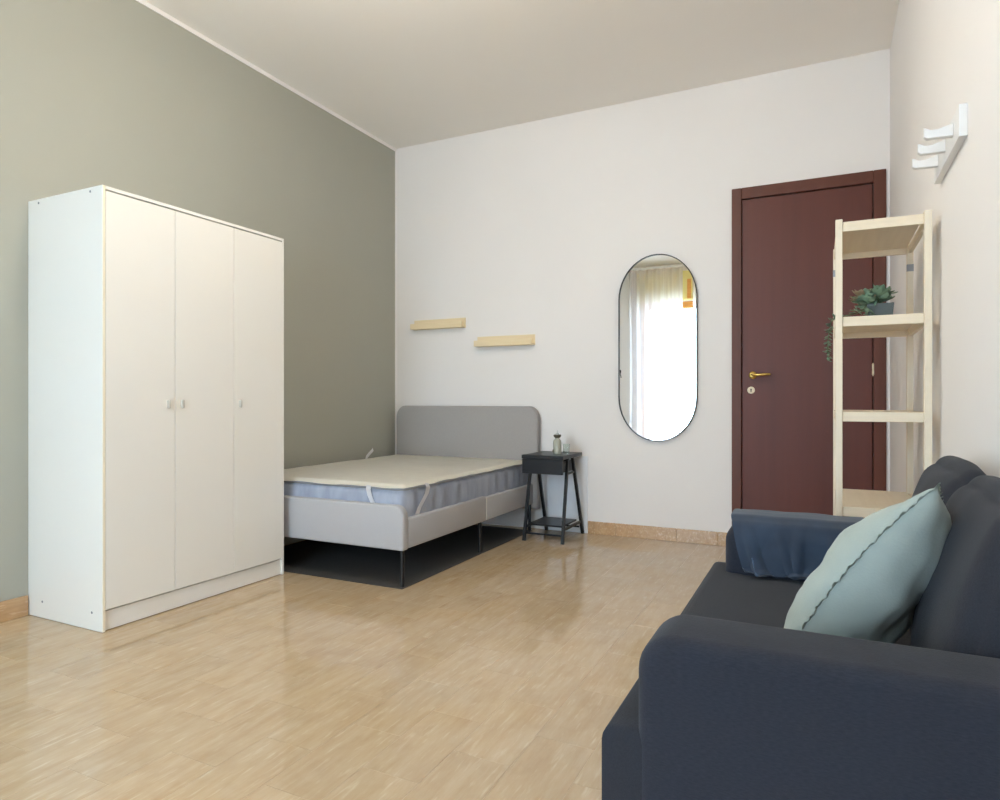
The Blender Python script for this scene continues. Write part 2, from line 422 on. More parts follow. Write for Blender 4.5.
# tiled skirting
def skirting(name, label, axis, fixed, a, b, joints, side):
    th = .012
    root = None
    pts = [a] + [j for j in joints if a < j < b] + [b]
    def shape(p, q, t0, t1, z1):
        lo, hi = sorted((fixed + side * t0, fixed + side * t1))
        return (p, q, lo, hi, 0.0005, z1) if axis == 'x' else (lo, hi, p, q, 0.0005, z1)
    root = obj(name, bx(*shape(a, b, 0, .007, .088)), 'grout')
    tag(root, label, 'skirting', kind='structure')
    for p, q in zip(pts, pts[1:]):
        s = shape(p + .0012, q - .0012, .0, th, .093)
        bm2 = bx(*s, bev=.0016, seg=1)
        ctr = Vector(((s[0] + s[1]) / 2, (s[2] + s[3]) / 2, 0))
        bmesh.ops.translate(bm2, verts=bm2.verts, vec=-ctr)
        o2 = obj('tile', bm2, 'base_tile'); o2.parent = root; o2.location = ctr
jx = [-.642 - .36 * i + .08 * (i % 2) for i in range(0, 9)][::-1]
skirting('baseboard_back', 'beige travertine skirting tiles along the wall with the door', 'x', YB, -1.575, DX0, jx, -1)
skirting('baseboard_left', 'beige travertine skirting tiles along the green wall', 'y', XL, YR, 1.768, [YR + .36 * i for i in range(1, 17)], 1)
skirting('baseboard_right', 'beige travertine skirting tiles behind the navy sofa', 'y', XR, YR, YB, [YR + .2 + .36 * i for i in range(0, 17)], -1)

# ------------------------------------------------------------------ door
door = thing('door_1', 'dark mahogany flush door with brass lever handle and matching casing', 'door', (-.1, YB, 0), kind='structure')
LX0, LX1, LZ = -.493, .292, 2.356
yf, yl = YB - .018, YB + .006
obj('jamb', bx(DX0, LX0 + .004, yf, YB + .05, 0, DZ, bev=.004), 'door_frame', door)
obj('jamb', bx(LX1 - .004, DX1, yf, YB + .05, 0, DZ, bev=.004), 'door_frame', door)
obj('lintel', bx(LX0 + .004, LX1 - .004, yf, YB + .05, LZ + .001, DZ, bev=.004), 'door_frame', door)
obj('rebate', bx(LX0 + .0045, LX1 - .0045, YB + .03, YB + .045, 0, LZ), 'gap', door)
leaf = obj('leaf', bx(LX0 + .009, LX1 - .009, yl - .012, yl + .022, .006, LZ - .005, bev=.003), 'door', door)
hd = lathe(NB(), [(0, 0), (.024, 0), (.026, .004), (.022, .009), (.012, .012), (.012, .03), (0, .03)], (0, 0, 0), 24)
bmesh.ops.transform(hd, matrix=Matrix.Translation((-.418, yl - .012, 1.166)) @ Matrix.Rotation(R(90), 4, 'X'), verts=hd.verts)
h_o = obj('handle', hd, 'brass', door, smooth=True)
yh = yl - .012 - .03
tag(obj('lever', tube(NB(), [(-.418, yh + .006, 1.166), (-.418, yh - .008, 1.166), (-.408, yh - .018, 1.166), (-.38, yh - .021, 1.167), (-.345, yh - .02, 1.168), (-.315, yh - .016, 1.170), (-.306, yh - .013, 1.171)], [.009, .010, .010, .0095, .009, .0085, .006], 12), 'brass', h_o, smooth=True), 'polished brass lever')
es = lathe(NB(), [(0, 0), (.022, 0), (.024, .003), (.020, .007), (0, .007)], (0, 0, 0), 24)
bmesh.ops.transform(es, matrix=Matrix.Translation((-.428, yl - .012, 1.066)) @ Matrix.Rotation(R(90), 4, 'X'), verts=es.verts)
e_o = obj('escutcheon', es, 'ivory', door, smooth=True); tag(e_o, 'round ivory keyhole rosette')
bm = prism([(-.428 + .005 * math.cos(a), 1.071 + .005 * math.sin(a)) for a in [R(-60 + 300 * i / 12) for i in range(13)]] + [(-.432, 1.056), (-.424, 1.056)], 'y', yl - .0205, yl - .0188)
obj('keyhole', bm, 'gap', e_o)
for z in (.32, 1.19, 2.07):
    bm = lathe(NB(), [(0, -.042), (.004, -.04), (.004, -.034), (.0065, -.032), (.0065, -.002), (.0055, 0), (.0065, .002), (.0065, .032), (.004, .034), (.004, .040), (0, .042)], (LX1 - .006, yl - .020, z), 12)
    tag(obj('hinge', bm, 'ivory', door, smooth=True), 'pale metal hinge pin')

# ------------------------------------------------------------------ window, curtains, shutter box behind the camera
win = thing('window_1', 'tall honey wood framed window behind sheer curtains, seen in the mirror', 'window', ((WX0 + WX1) / 2, YR - .07, WZ0), kind='structure')
fw = .07; mx = (WX0 + WX1) / 2
def frame(bm, x0, x1, z0, z1, y0, y1, w):
    box(bm, x0, x0 + w, y0, y1, z0, z1, bev=.004); box(bm, x1 - w, x1, y0, y1, z0, z1, bev=.004)
    box(bm, x0 + w, x1 - w, y0, y1, z0, z0 + w, bev=.004); box(bm, x0 + w, x1 - w, y0, y1, z1 - w, z1, bev=.004)
    return bm
obj('window_frame', frame(NB(), WX0, WX1, WZ0, WZ1, YR - .11, YR - .05, .05), 'honey_wood', win)
for a, b in ((WX0 + .05, mx), (mx, WX1 - .05)):
    s = obj('sash', frame(NB(), a + .002, b - .002, WZ0 + .052, WZ1 - .052, YR - .105, YR - .055, .06), 'honey_wood', win)
obj('window_handle', tube(NB(), [(mx - .03, YR - .055, 1.1), (mx - .03, YR - .02, 1.1), (mx - .03, YR - .018, 1.1), (mx - .03, YR - .016, 1.0)], .009, 10), 'black_metal', win, smooth=True)
sb = thing('shutter_box', 'pale yellow roller shutter box with a honey wood batten above the window', 'shutter box', ((WX0 + WX1) / 2, YR, WZ1))
obj('box_body', bx(WX0 - .05, WX1 + .05, YR + .001, YR + .13, WZ1 + .005, 3.04, bev=.006), 'box_yellow', sb)
obj('front_panel', bx(WX0 + .02, WX1 - .02, YR + .13, YR + .142, WZ1 + .06, 2.98, bev=.005), 'box_yellow', sb)
obj('batten', bx(-1.90, -1.84, YR + .142, YR + .156, WZ1 + .01, 2.90, bev=.003), 'honey_wood', sb)

def curtain(name, label, x0, x1, seed):
    t = thing(name, label, 'curtain', ((x0 + x1) / 2, YR + .26, .03), group='sheer curtains on the rod')
    bm = NB(); nx, nz = 150, 24; random.seed(seed); ph = [random.uniform(0, 6.28) for _ in range(4)]
    rows = []
    for j in range(nz + 1):
        z = .03 + (3.075 - .03) * j / nz; row = []
        for i in range(nx + 1):
            u = i / nx; a = u * (x1 - x0)
            amp = .028 + .012 * math.sin(a * 5 + ph[0])
            y = YR + .27 + amp * math.sin(a * 46 + 1.2 * math.sin(a * 7 + ph[1]) + .35 * math.sin(z * 1.3 + ph[2])) + .012 * math.sin(a * 17 + z * .9 + ph[3])
            row.append(bm.verts.new((x0 + a + .012 * math.sin(z * 1.1 + a * 9), y, z)))
        rows.append(row)
    for A, B in zip(rows, rows[1:]):
        for i in range(nx): bm.faces.new((A[i], A[i + 1], B[i + 1], B[i]))
    obj('cloth', bm, 'curtain', t, smooth=True, angle=180)
    return t
curtain('sheer_curtain', 'sheer white curtain hanging beside the sage wall, seen in the mirror', -2.80, -1.93, 3)
curtain('sheer_curtain', 'sheer white curtain on the half of the window away from the sage wall', -1.80, -.42, 8)
rod = thing('curtain_rod', 'slim white curtain rod just below the ceiling over the window', 'curtain rod', (-1.65, YR + .27, 3.08))
obj('pole', tube(NB(), [(-3.05, YR + .27, 3.095), (-.25, YR + .27, 3.095)], .012, 12), 'rack', rod, smooth=True)
for x in (-2.98, -1.87, -.32): obj('bracket', bar(NB(), (x, YR, 3.115), (x, YR + .285, 3.115), .018, .012), 'rack', rod)
hook = thing('tieback_hook', 'small black tieback hook on the wall beside the curtain, seen in the mirror', 'hook', (-3.0, YR, 1.36))
obj('hook_arm', tube(NB(), [(-3.02, YR, 1.47), (-3.015, YR + .03, 1.46), (-3.0, YR + .05, 1.42), (-2.985, YR + .055, 1.37)], [.006, .006, .007, .009], 10), 'black_metal', hook, smooth=True)
obj('hook_plate', bx(-3.04, -3.0, YR, YR + .006, 1.44, 1.50, bev=.003), 'black_metal', hook)
tag(obj('sky_shading_slab', bx(-6, 4, -3.1, YR - T - .001, 2.80, 2.98), 'terrace'), 'unseen concrete slab added to cut high sky light, balcony above, outside the window', 'overhang', kind='structure')  # added out of view to keep steep sky light off the near floor
tag(obj('terrace', bx(-6, 4, -5.5, YR - T, -.14, -.04), 'terrace'), 'pale concrete terrace slab outside the window', 'terrace', kind='structure')

# globe pendant added as warm fill light, unseen above the field of view
lx, ly, lz, lr = -1.48, 1.85, 2.84, .17
lamp = thing('fill_pendant_lamp', 'added opal glass pendant lamp giving warm fill light, out of view', 'lamp', (lx, ly, ZC))
obj('canopy', lathe(NB(), [(0, -.001), (.055, -.001), (.055, -.012), (.03, -.035), (0, -.037)], (lx, ly, ZC), 24), 'rack', lamp, smooth=True)
obj('cord', tube(NB(), [(lx, ly, ZC - .036), (lx, ly, lz + lr + .03)], .004, 8), 'rack', lamp, smooth=True)
obj('globe_cap', lathe(NB(), [(0, lr + .032), (.02, lr + .03), (.045, lr + .005), (.045, lr - .008), (0, lr - .008)], (lx, ly, lz), 24), 'rack', lamp, smooth=True)
sph = [(0, -lr)] + [(lr * math.cos(a), lr * math.sin(a)) for a in [R(-80 + 10 * k) for k in range(16)]]
obj('globe', lathe(NB(), sph, (lx, ly, lz), 32), 'fill_lampglass', lamp, smooth=True, angle=180)

# ------------------------------------------------------------------ wardrobe
WXF, WXB, WY0, WY1, WH = -2.770, -3.3178, 1.772, 2.829, 1.924
wd = thing('wardrobe', 'tall white three-door wardrobe standing against the sage green wall', 'wardrobe', ((WXF + WXB) / 2, (WY0 + WY1) / 2, 0))
sp = obj('side_panel', bx(WXB, WXF, WY0, WY0 + .013, 0.0015, WH, bev=.001, seg=1), 'ward', wd)
for x, z in ((-3.235, 1.918 - .012), (-2.853, 1.906), (-3.206, .076), (-2.842, .078)):
    bm = lathe(NB(), [(0, 0), (.0055, 0), (.0055, .0012), (0, .0016)], (0, 0, 0), 14)
    bmesh.ops.transform(bm, matrix=Matrix.Translation((x, WY0, z)) @ Matrix.Rotation(R(90), 4, 'X'), verts=bm.verts)
    obj('screw_cap', bm, 'cap', sp)
obj('edge_band', bx(WXF, WXF + .0012, WY0 + .001, WY0 + .012, .003, WH - .001), 'ward_edge', sp)
obj('side_panel', bx(WXB, WXF, WY1 - .013, WY1, 0.0015, WH, bev=.001, seg=1), 'ward', wd)
obj('top_panel', bx(WXB, WXF, WY0 + .0132, WY1 - .0132, WH - .015, WH, bev=.001, seg=1), 'ward', wd)
obj('back_panel', bx(WXB, WXB + .004, WY0 + .0132, WY1 - .0132, .02, WH - .0155), 'ward', wd)
obj('bottom_panel', bx(WXB + .005, WXF - .030, WY0 + .0132, WY1 - .0132, .06, .075), 'ward', wd)
obj('plinth', bx(WXF - .026, WXF - .012, WY0 + .0132, WY1 - .0132, .004, .0870), 'ward', wd)
ds = [(WY0 + .0145, 2.1225), (2.1255, 2.4715), (2.4745, WY1 - .0145)]
hy = [2.086, 2.160, 2.510]
for i, (a, b) in enumerate(ds):
    d = obj('door', bx(WXF - .017, WXF + .0005, a, b, .0945, WH - .0215, bev=.0008, seg=1), 'ward', wd)
    bm = NB(); box(bm, WXF + .0006, WXF + .010, hy[i] - .006, hy[i] + .006, .962, 1.000, bev=.003)
    box(bm, WXF + .008, WXF + .015, hy[i] - .0065, hy[i] + .0065, .960, 1.002, bev=.004)
    obj('handle', bm, 'handle_grey', d, smooth=True)

# ------------------------------------------------------------------ bed
BX0, BX1, BY0 = -3.272, -1.988, 2.885
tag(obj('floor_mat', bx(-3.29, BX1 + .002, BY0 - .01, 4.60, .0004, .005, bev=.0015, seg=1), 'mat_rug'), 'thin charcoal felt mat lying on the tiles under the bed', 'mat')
bed = thing('bed_frame', 'light grey upholstered double bed frame with rounded headboard and black legs', 'bed', ((BX0 + BX1) / 2, 3.8, 0))
hb = obj('headboard', prism(arc_rect(BX0 + .012, BX1 + .036, .16, .952, rt=(.085, .085), rb=(.01, .01), sy=1.2), 'y', 4.625, 4.694, bev=.014), 'head_fabric', bed, smooth=True)
fb = obj('footboard', prism(arc_rect(BX0, BX1, .198, .436, rt=(.06, .06), rb=(.012, .012), sy=1.2), 'y', BY0, BY0 + .055, bev=.010), 'bed_fabric', bed, smooth=True)
for s, (a, b) in enumerate(((BX0, BX0 + .05), (BX1 - .05, BX1))):
    r1 = obj('side_rail', bx(a, b, BY0 + .0555, 3.846, .203, .364, bev=.010, seg=3), 'bed_fabric', bed, smooth=True)
    obj('side_rail', bx(a, b, 3.852, 4.6245, .203, .358, bev=.010, seg=3), 'bed_fabric', bed, smooth=True)
    e = .0015
    xx = (a - e, a + .008) if s == 0 else (b - .008, b + e)
    obj('rail_seam', bx(xx[0], xx[1], 3.8455, 3.8525, .208, .352, bev=.001, seg=1), 'piping', r1)
for x in (BX0 + .035, BX1 - .020):
    for y in (BY0 + .022, 3.79, 4.60):
        lg = obj('leg', lathe(NB(), [(0, .006), (.0125, .006), (.0125, .21), (0, .21)], (x, y, 0), 16), 'black_metal', bed, smooth=True)
for y in (3.79,):
    obj('leg', lathe(NB(), [(0, .006), (.0125, .006), (.0125, .29), (0, .29)], ((BX0 + BX1) / 2, y, 0), 16), 'black_metal', bed, smooth=True)
for i in range(15):
    y = 3.0 + i * .11
    obj('slat', bx(BX0 + .051, BX1 - .051, y, y + .06, .300, .314, bev=.002, seg=1), 'pine_x', bed)
obj('mid_beam', bx((BX0 + BX1) / 2 - .02, (BX0 + BX1) / 2 + .02, BY0 + .06, 4.62, .255, .299), 'black_metal', bed)

MX0, MX1, MY0, MY1, MZ0, MZ1 = -3.248, -2.018, 2.938, 4.618, .3155, .529
def matt_post(q, p):
    # vertical gathers on the sides
    g = .009 * math.sin(q.y * 55 + 2 * math.sin(q.y * 9)) * (1 - abs(p.z)) if abs(p.x) > .93 else 0
    h = .006 * math.sin(q.x * 50 + 2 * math.sin(q.x * 9)) * (1 - abs(p.z)) if abs(p.y) > .95 else 0
    return Vector((q.x + math.copysign(g, p.x) * (1 if g > 0 else -1), q.y - h, q.z))
mt = thing('mattress', 'thick blue-grey mattress resting on the light grey bed frame', 'mattress', ((MX0 + MX1) / 2, (MY0 + MY1) / 2, MZ0))
mtx = Matrix.Translation(((MX0 + MX1) / 2, (MY0 + MY1) / 2, (MZ0 + MZ1) / 2))
obj('mattress_body', cushion(((MX1 - MX0) / 2, (MY1 - MY0) / 2, (MZ1 - MZ0) / 2), .05, (.006, .006, .004), n=56, wr=.006, wscale=9, mtx=mtx, post=matt_post), 'mattress', mt, smooth=True, angle=180)
def rr_path(x0, x1, y0, y1, r, n=10):
    return [(p[0], p[1]) for p in arc_rect(x0, x1, y0, y1, rt=(r, r), rb=(r, r), n=n)]
pts = rr_path(MX0 - .002, MX1 + .003, MY0 - .003, MY1 + .002, .055)
dense = []
for (a, b) in zip(pts, pts[1:] + pts[:1]):
    L = math.hypot(b[0] - a[0], b[1] - a[1]); k = max(1, int(L / .03))
    for i in range(k): dense.append((a[0] + (b[0] - a[0]) * i / k, a[1] + (b[1] - a[1]) * i / k))
def mz_edge(x, y): return MZ1 - .015 + .005 * noise.noise(Vector((x * 6, y * 6, 3)))
bm = NB(); loop = [(x, y, mz_edge(x, y)) for x, y in dense]; tube(bm, loop + loop[:1], .0042, 6, caps=False)
obj('piping', bm, 'cap', mt, smooth=True)

# cream protector lying on top, its hem sagging over the edge, with elastic corner straps
pr = thing('mattress_protector', 'cream quilted mattress protector with white corner straps, on the mattress', 'mattress protector', ((MX0 + MX1) / 2, (MY0 + MY1) / 2, MZ1))
bm = NB(); nx, ny = 60, 80; rows = []
for j in range(ny + 1):
    row = []
    for i in range(nx + 1):
        u, v = i / nx * 2 - 1, j / ny * 2 - 1
        # squircle-ish corners
        k = 1 - .022 * (u * u * v * v) ** 3
        x = (MX0 + MX1) / 2 + u * ((MX1 - MX0) / 2 + .003) * k; y = (MY0 + MY1) / 2 + v * ((MY1 - MY0) / 2 + .003) * k
        e = max(abs(u), abs(v))
        edge = min((1 - abs(u)) * (MX1 - MX0) / 2, (1 - abs(v)) * (MY1 - MY0) / 2)
        drop = max(0, (.040 - edge) / .040) ** 2 * (.019 + .006 * noise.noise(Vector((x * 7, y * 7, 1))))
        z = MZ1 + .012 - drop + .0035 * noise.noise(Vector((x * 4, y * 4, 0))) + .0015 * noise.noise(Vector((x * 14, y * 14, 5)))
        row.append(bm.verts.new((x, y, z)))
    rows.append(row)
for A, B in zip(rows, rows[1:]):
    for i in range(nx): bm.faces.new((A[i], A[i + 1], B[i + 1], B[i]))
ext = bmesh.ops.solidify(bm, geom=bm.faces[:], thickness=.005)
obj('quilt_top', bm, 'protector', pr, smooth=True, angle=180)
def ribbon(pts, w, wdir):
    bm = NB(); wd_ = Vector(wdir).normalized() * w / 2; prev = None
    for p in pts:
        a, b = bm.verts.new(Vector(p) - wd_), bm.verts.new(Vector(p) + wd_)
        if prev: bm.faces.new((prev[0], a, b, prev[1]))
        prev = (a, b)
    bmesh.ops.solidify(bm, geom=bm.faces[:], thickness=.002)
    return bm
fy = MY0 - .013; sx = MX1 + .014
obj('corner_strap', ribbon([(-2.250, fy + .010, .528), (-2.243, fy - .004, .510), (-2.232, fy - .006, .475), (-2.215, fy - .005, .44), (-2.200, fy - .002, .405), (-2.19, fy, .38)], .032, (1, 0, -.1)), 'strap', pr)
obj('corner_strap', ribbon([(sx - .014, 3.160, .528), (sx + .003, 3.152, .510), (sx + .005, 3.135, .475), (sx + .004, 3.10, .44), (sx + .002, 3.065, .405), (sx, 3.045, .372)], .040, (0, 1, -.1)), 'strap', pr)
obj('corner_strap', ribbon([(-3.225, 4.17, .528), (-3.240, 4.20, .548), (-3.255, 4.25, .568), (-3.265, 4.30, .588), (-3.272, 4.325, .600)], .028, (0, -.5, .9)), 'strap', pr)

# ------------------------------------------------------------------ nightstand and what stands on it
NX0, NX1, NY0, NY1, NZ = -1.933, -1.616, 4.285, 4.69, .608
ns = thing('nightstand', 'black nightstand with trestle legs and one drawer beside the bed', 'nightstand', ((NX0 + NX1) / 2, 4.45, 0))
obj('top', bx(NX0, NX1, NY0, NY1, NZ - .026, NZ, bev=.002), 'black_wood', ns)
dr = obj('drawer', bx(NX0 + .004, NX1 - .004, NY0 + .001, NY0 + .017, NZ - .132, NZ - .0275, bev=.002), 'black_wood', ns)
bm = NB(); box(bm, NX0 + .035, NX1 - .035, NY0 + .0175, 4.60, NZ - .125, NZ - .115); box(bm, NX0 + .035, NX0 + .047, NY0 + .0175, 4.60, NZ - .1145, NZ - .05)
box(bm, NX1 - .047, NX1 - .035, NY0 + .0175, 4.60, NZ - .1145, NZ - .05); box(bm, NX0 + .0475, NX1 - .0475, 4.588, 4.60, NZ - .1145, NZ - .05)
obj('drawer_tray', bm, 'black_wood', dr)
for s, xf in ((0, -1.902), (1, -1.611)):
    xt = NX0 + .018 if s == 0 else NX1 - .018
    obj('leg', bar(NB(), (xf, 4.258, .0005), (xt, 4.425, NZ - .0265), .020, .020), 'black_metal', ns)
    obj('leg', bar(NB(), (xf, 4.684, .0005), (xt, 4.525, NZ - .0265), .020, .020), 'black_metal', ns)
    f = lambda z: xf + (xt - xf) * z / (NZ - .026)
    obj('side_bar', bar(NB(), (f(.095), 4.295, .095), (f(.095), 4.636, .095), .016, .016), 'black_metal', ns)
    obj('side_bar', bar(NB(), (f(.46), 4.402, .475), (f(.46), 4.535, .475), .014, .014), 'black_metal', ns)
obj('lower_shelf', bx(-1.895, -1.636, 4.315, 4.62, .1035, .116, bev=.002), 'black_wood', ns)
obj('front_rail', bar(NB(), (-1.902, 4.276, .055), (-1.628, 4.276, .055), .012, .012), 'black_metal', ns)
obj('back_rail', bar(NB(), (-1.902, 4.655, .055), (-1.628, 4.655, .055), .012, .012), 'black_metal', ns)

tag(obj('leaning_board', bx(-1.945, -1.576, 4.698, 4.709, .0008, .578, bev=.002), 'panel'), 'plain white board standing against the wall behind the black nightstand', 'board')

bt = thing('glass_bottle', 'small pale glass bottle with dark collar standing on the nightstand', 'bottle', (-1.715, 4.43, NZ))
bc = (-1.715, 4.43, NZ)
obj('bottle_body', lathe(NB(), [(0, .0005), (.026, .0005), (.030, .004), (.030, .085), (.027, .100), (.017, .112), (.014, .118), (.014, .128), (0, .128)], bc, 24), 'bottle_glass', bt, smooth=True)
obj('collar', lathe(NB(), [(.0145, .118), (.020, .121), (.027, .130), (.028, .140), (.024, .143), (0, .143)], bc, 24), 'collar', bt, smooth=True)
obj('stopper', lathe(NB(), [(.012, .1432), (.012, .150), (.004, .153), (.003, .170), (0, .171)], bc, 14), 'glass', bt, smooth=True)
tag(obj('bottle_mark', prism([(-1.735 + .008 * math.cos(a), .634 + .012 * math.sin(a)) for a in [6.283 * i / 12 for i in range(12)]], 'y', 4.4055, 4.41), 'collar', bt), 'small dark oval mark on the bottle')
gl = lathe(NB(), [(0, .0005), (.022, .0005), (.025, .06), (.0265, .075), (.025, .075), (.0235, .06), (.0205, .006), (0, .006)], (-1.655, 4.455, NZ), 24)
tag(obj('drinking_glass', gl, 'glass', smooth=True), 'small clear drinking glass beside the bottle on the nightstand', 'glass')

# ------------------------------------------------------------------ picture ledges
def ledge(label, x0, x1, z0):
    t = thing('wall_ledge', label, 'shelf', ((x0 + x1) / 2, YB, z0), group='pine picture ledges above the bed')
    obj('back_board', bx(x0, x1, YB - .012, YB - .0005, z0, z0 + .082, bev=.002), 'ledge', t)
    obj('bottom_board', bx(x0, x1, YB - .064, YB - .0125, z0, z0 + .012, bev=.002), 'ledge', t)
    obj('front_lip', bx(x0, x1, YB - .076, YB - .0645, z0 - .001, z0 + .046, bev=.002), 'ledge', t)
ledge('short pine picture ledge, the higher one, next to the corner of the green wall', -3.122, -2.624, 1.594)
ledge('short pine picture ledge, the lower one, between the other ledge and the mirror', -2.512, -2.006, 1.430)

# ------------------------------------------------------------------ mirror
cx, cz, hw, hh = -1.057, 1.3725, .279, .668
def stadium(hw, hh, n=24):
    sy = 1.13; r = hw; zc = hh - r * sy
    return [(cx + r * math.cos(a), cz + zc + r * sy * math.sin(a)) for a in [math.pi * i / n for i in range(n + 1)]] + \
           [(cx + r * math.cos(a), cz - zc + r * sy * math.sin(a)) for a in [math.pi + math.pi * i / n for i in range(n + 1)]]
mi = thing('wall_mirror', 'tall oval wall mirror in a thin black frame beside the door', 'mirror', (cx, YB, cz - hh))
o_, i_ = stadium(hw, hh), stadium(hw - .0062, hh - .0062)
bm = NB(); n = len(o_)
V = [[bm.verts.new((p[0], y, p[1])) for p in P] for P, y in ((o_, YB - .028), (i_, YB - .028), (i_, YB - .001), (o_, YB - .001))]
for a in range(4):
    A, B = V[a], V[(a + 1) % 4]
    for i in range(n): bm.faces.new((A[i], A[(i + 1) % n], B[(i + 1) % n], B[i]))
obj('frame', bm, 'black_metal', mi, smooth=True, angle=50)
obj('mirror_glass', prism(stadium(hw - .0064, hh - .0064), 'y', YB - .018, YB - .004), 'mirror', mi)

# ------------------------------------------------------------------ coat rack
rk = thing('coat_rack', 'white wall-mounted coat rack with flat pegs above the shelf unit', 'coat rack', (XR, 2.53, 1.76))
obj('back_board', bx(XR - .022, XR - .0005, 2.292, 2.765, 1.764, 1.858, bev=.002), 'rack', rk)
for y in (2.385, 2.525, 2.670):
    pf = [(XR - .0225, 1.797), (XR - .0225, 1.835), (XR - .045, 1.829), (XR - 0.062, 1.823), (XR - 0.080, 1.824), (XR - 0.090, 1.830), (XR - 0.098, 1.834), (XR - 0.098, 1.806), (XR - 0.090, 1.799)]
    obj('peg', prism(pf, 'y', y - .011, y + .011, bev=.0015, seg=1), 'rack', rk)

# ------------------------------------------------------------------ shelf unit
SX0, SX1, SY0, SY1, SH = .045, .349, 2.746, 3.31, 1.672
su = thing('shelf_unit', 'narrow pale pine shelf tower between the sofa and the door', 'shelf', ((SX0 + SX1) / 2, (SY0 + SY1) / 2, 0))
pw, pd = .0235, .034
for x in (SX0, SX1 - pw):
    for y in (SY0, SY1 - pd):
        obj('post', bx(x, x + pw, y, y + pd, .0005, SH - (.0 if y == SY0 else .0), bev=.002), 'pine', su)
for z in (1.662, 1.309, .956, .604, .252):
    fr = obj('shelf_front', bx(SX0 + pw + .0005, SX1 - pw - .0005, SY0 + .006, SY0 + .022, z - .036, z, bev=.002), 'pine_x', su)
    obj('shelf_back', bx(SX0 + pw + .0005, SX1 - pw - .0005, SY1 - .022, SY1 - .006, z - .036, z, bev=.002), 'pine_x', su)
    nb = 1
    obj('shelf_board', bx(SX0 + pw + .0005, SX1 - pw - .0005, SY0 + .0225, SY1 - .0225, z - .012, z - .001, bev=.0015, seg=1), 'pine_y', su)
    for x in (SX0 + .003, SX1 - .017):
        obj('side_rail', bx(x, x + .014, SY0 + pd + .0005, SY1 - pd - .0005, z - .036, z - .001, bev=.002), 'pine_y', su)
for x, z in ((SX0, 1.262), (SX1 - pw, 1.262)):
    obj('steel_bracket', bx(x - .001, x + pw + .001, SY1 - pd - .001, SY1 - pd + .012, 1.548, 1.578), 'steel', su)
for z in (1.640, 1.285, .938, .585):
    for x in (SX0 + pw / 2, SX1 - pw / 2):
        bm = lathe(NB(), [(0, 0), (.004, 0), (.004, .001), (0, .0015)], (0, 0, 0), 10)
        bmesh.ops.transform(bm, matrix=Matrix.Translation((x, SY0, z)) @ Matrix.Rotation(R(90), 4, 'X'), verts=bm.verts)
        obj('screw', bm, 'pine', su)

# ------------------------------------------------------------------ plant on the second shelf
pz = 1.3095; pc = Vector((.196, 2.86, pz))
pt = thing('potted_succulent', 'grey-green trailing succulent in a slate grey pot on the pine shelf', 'plant', pc)
pf = [(-.055, 0), (.055, 0), (.060, .050), (.056, .052), (.056, .046), (-.056, .046), (-.056, .052), (-.060, .050)]
bm = NB()
for k, (s, z) in enumerate(((.90, .0005), (1.0, .052), (.93, .052), (.92, .044))): pass
def ring(s, z): return [bm.verts.new((pc.x + sx_ * .044 * s, pc.y + sy_ * .040 * s, pc.z + z)) for sx_, sy_ in ((-1, -1), (1, -1), (1, 1), (-1, 1))]
rs = [ring(.90, .0005), ring(1.0, .052), ring(.93, .052), ring(.90, .040)]
bm.faces.new(rs[0][::-1]); bm.faces.new(rs[-1])
for A, B in zip(rs, rs[1:]):
    for i in range(4): bm.faces.new((A[i], A[(i + 1) % 4], B[(i + 1) % 4], B[i]))
obj('pot', bm, 'pot', pt)
obj('soil', bx(pc.x - .039, pc.x + .039, pc.y - .035, pc.y + .035, pz + .0402, pz + .044), 'soil', pt)
def leaf(bm, base, d, L, w, curl=.3):
    d = Vector(d).normalized(); side = d.cross(Vector((0, 0, 1)))
    if side.length < .1: side = Vector((1, 0, 0))
    side.normalize(); up = side.cross(d).normalized()
    sec = [(0, .25, 0), (.35, .85, .04), (.7, 1, .10), (.92, .55, .2), (1, .05, .24)]
    prev = None
    for t, k, c in sec:
        p = Vector(base) + d * L * t + up * L * curl * c
        ww = w / 2 * k; th = w * .16 * k
        r = [bm.verts.new(p - side * ww), bm.verts.new(p - up * th), bm.verts.new(p + side * ww), bm.verts.new(p + up * th)]
        if prev:
            for i in range(4): bm.faces.new((prev[i], prev[(i + 1) % 4], r[(i + 1) % 4], r[i]))
        else: bm.faces.new(r)
        prev = r
    bm.faces.new(prev[::-1])
random.seed(21)
gbm, pbm, sbm = NB(), NB(), NB()
for k in range(26):
    a = random.uniform(0, 6.28); rr = random.uniform(.0, .045)
    base = Vector((pc.x - .008 + .8 * rr * math.cos(a), pc.y + .6 * rr * math.sin(a), pz + .044))
    hgt = random.uniform(.02, .062); spread = Vector((math.cos(a) * 1.15 - .35, math.sin(a) * .6, 0)) * random.uniform(.01, .048)
    top = base + spread + Vector((0, 0, hgt))
    if top.x < pc.x - .03: top.z -= .015
    tube(sbm, [base, base + spread * .4 + Vector((0, 0, hgt * .6)), top], .0022, 6)
    pink = k in (3, 7) or (top.x < pc.x - .03 and k % 3 == 0)
    tgt = pbm if pink else gbm
    m = random.randint(9, 12)
    for i in range(m):
        b = i * 2.4; el = random.uniform(.05, 1.1)
        leaf(tgt, top + Vector((0, 0, -.006 * (1 - i / m))), (math.cos(b) * math.cos(el), math.sin(b) * math.cos(el), math.sin(el) * .9), random.uniform(.028, .044), random.uniform(.018, .026))
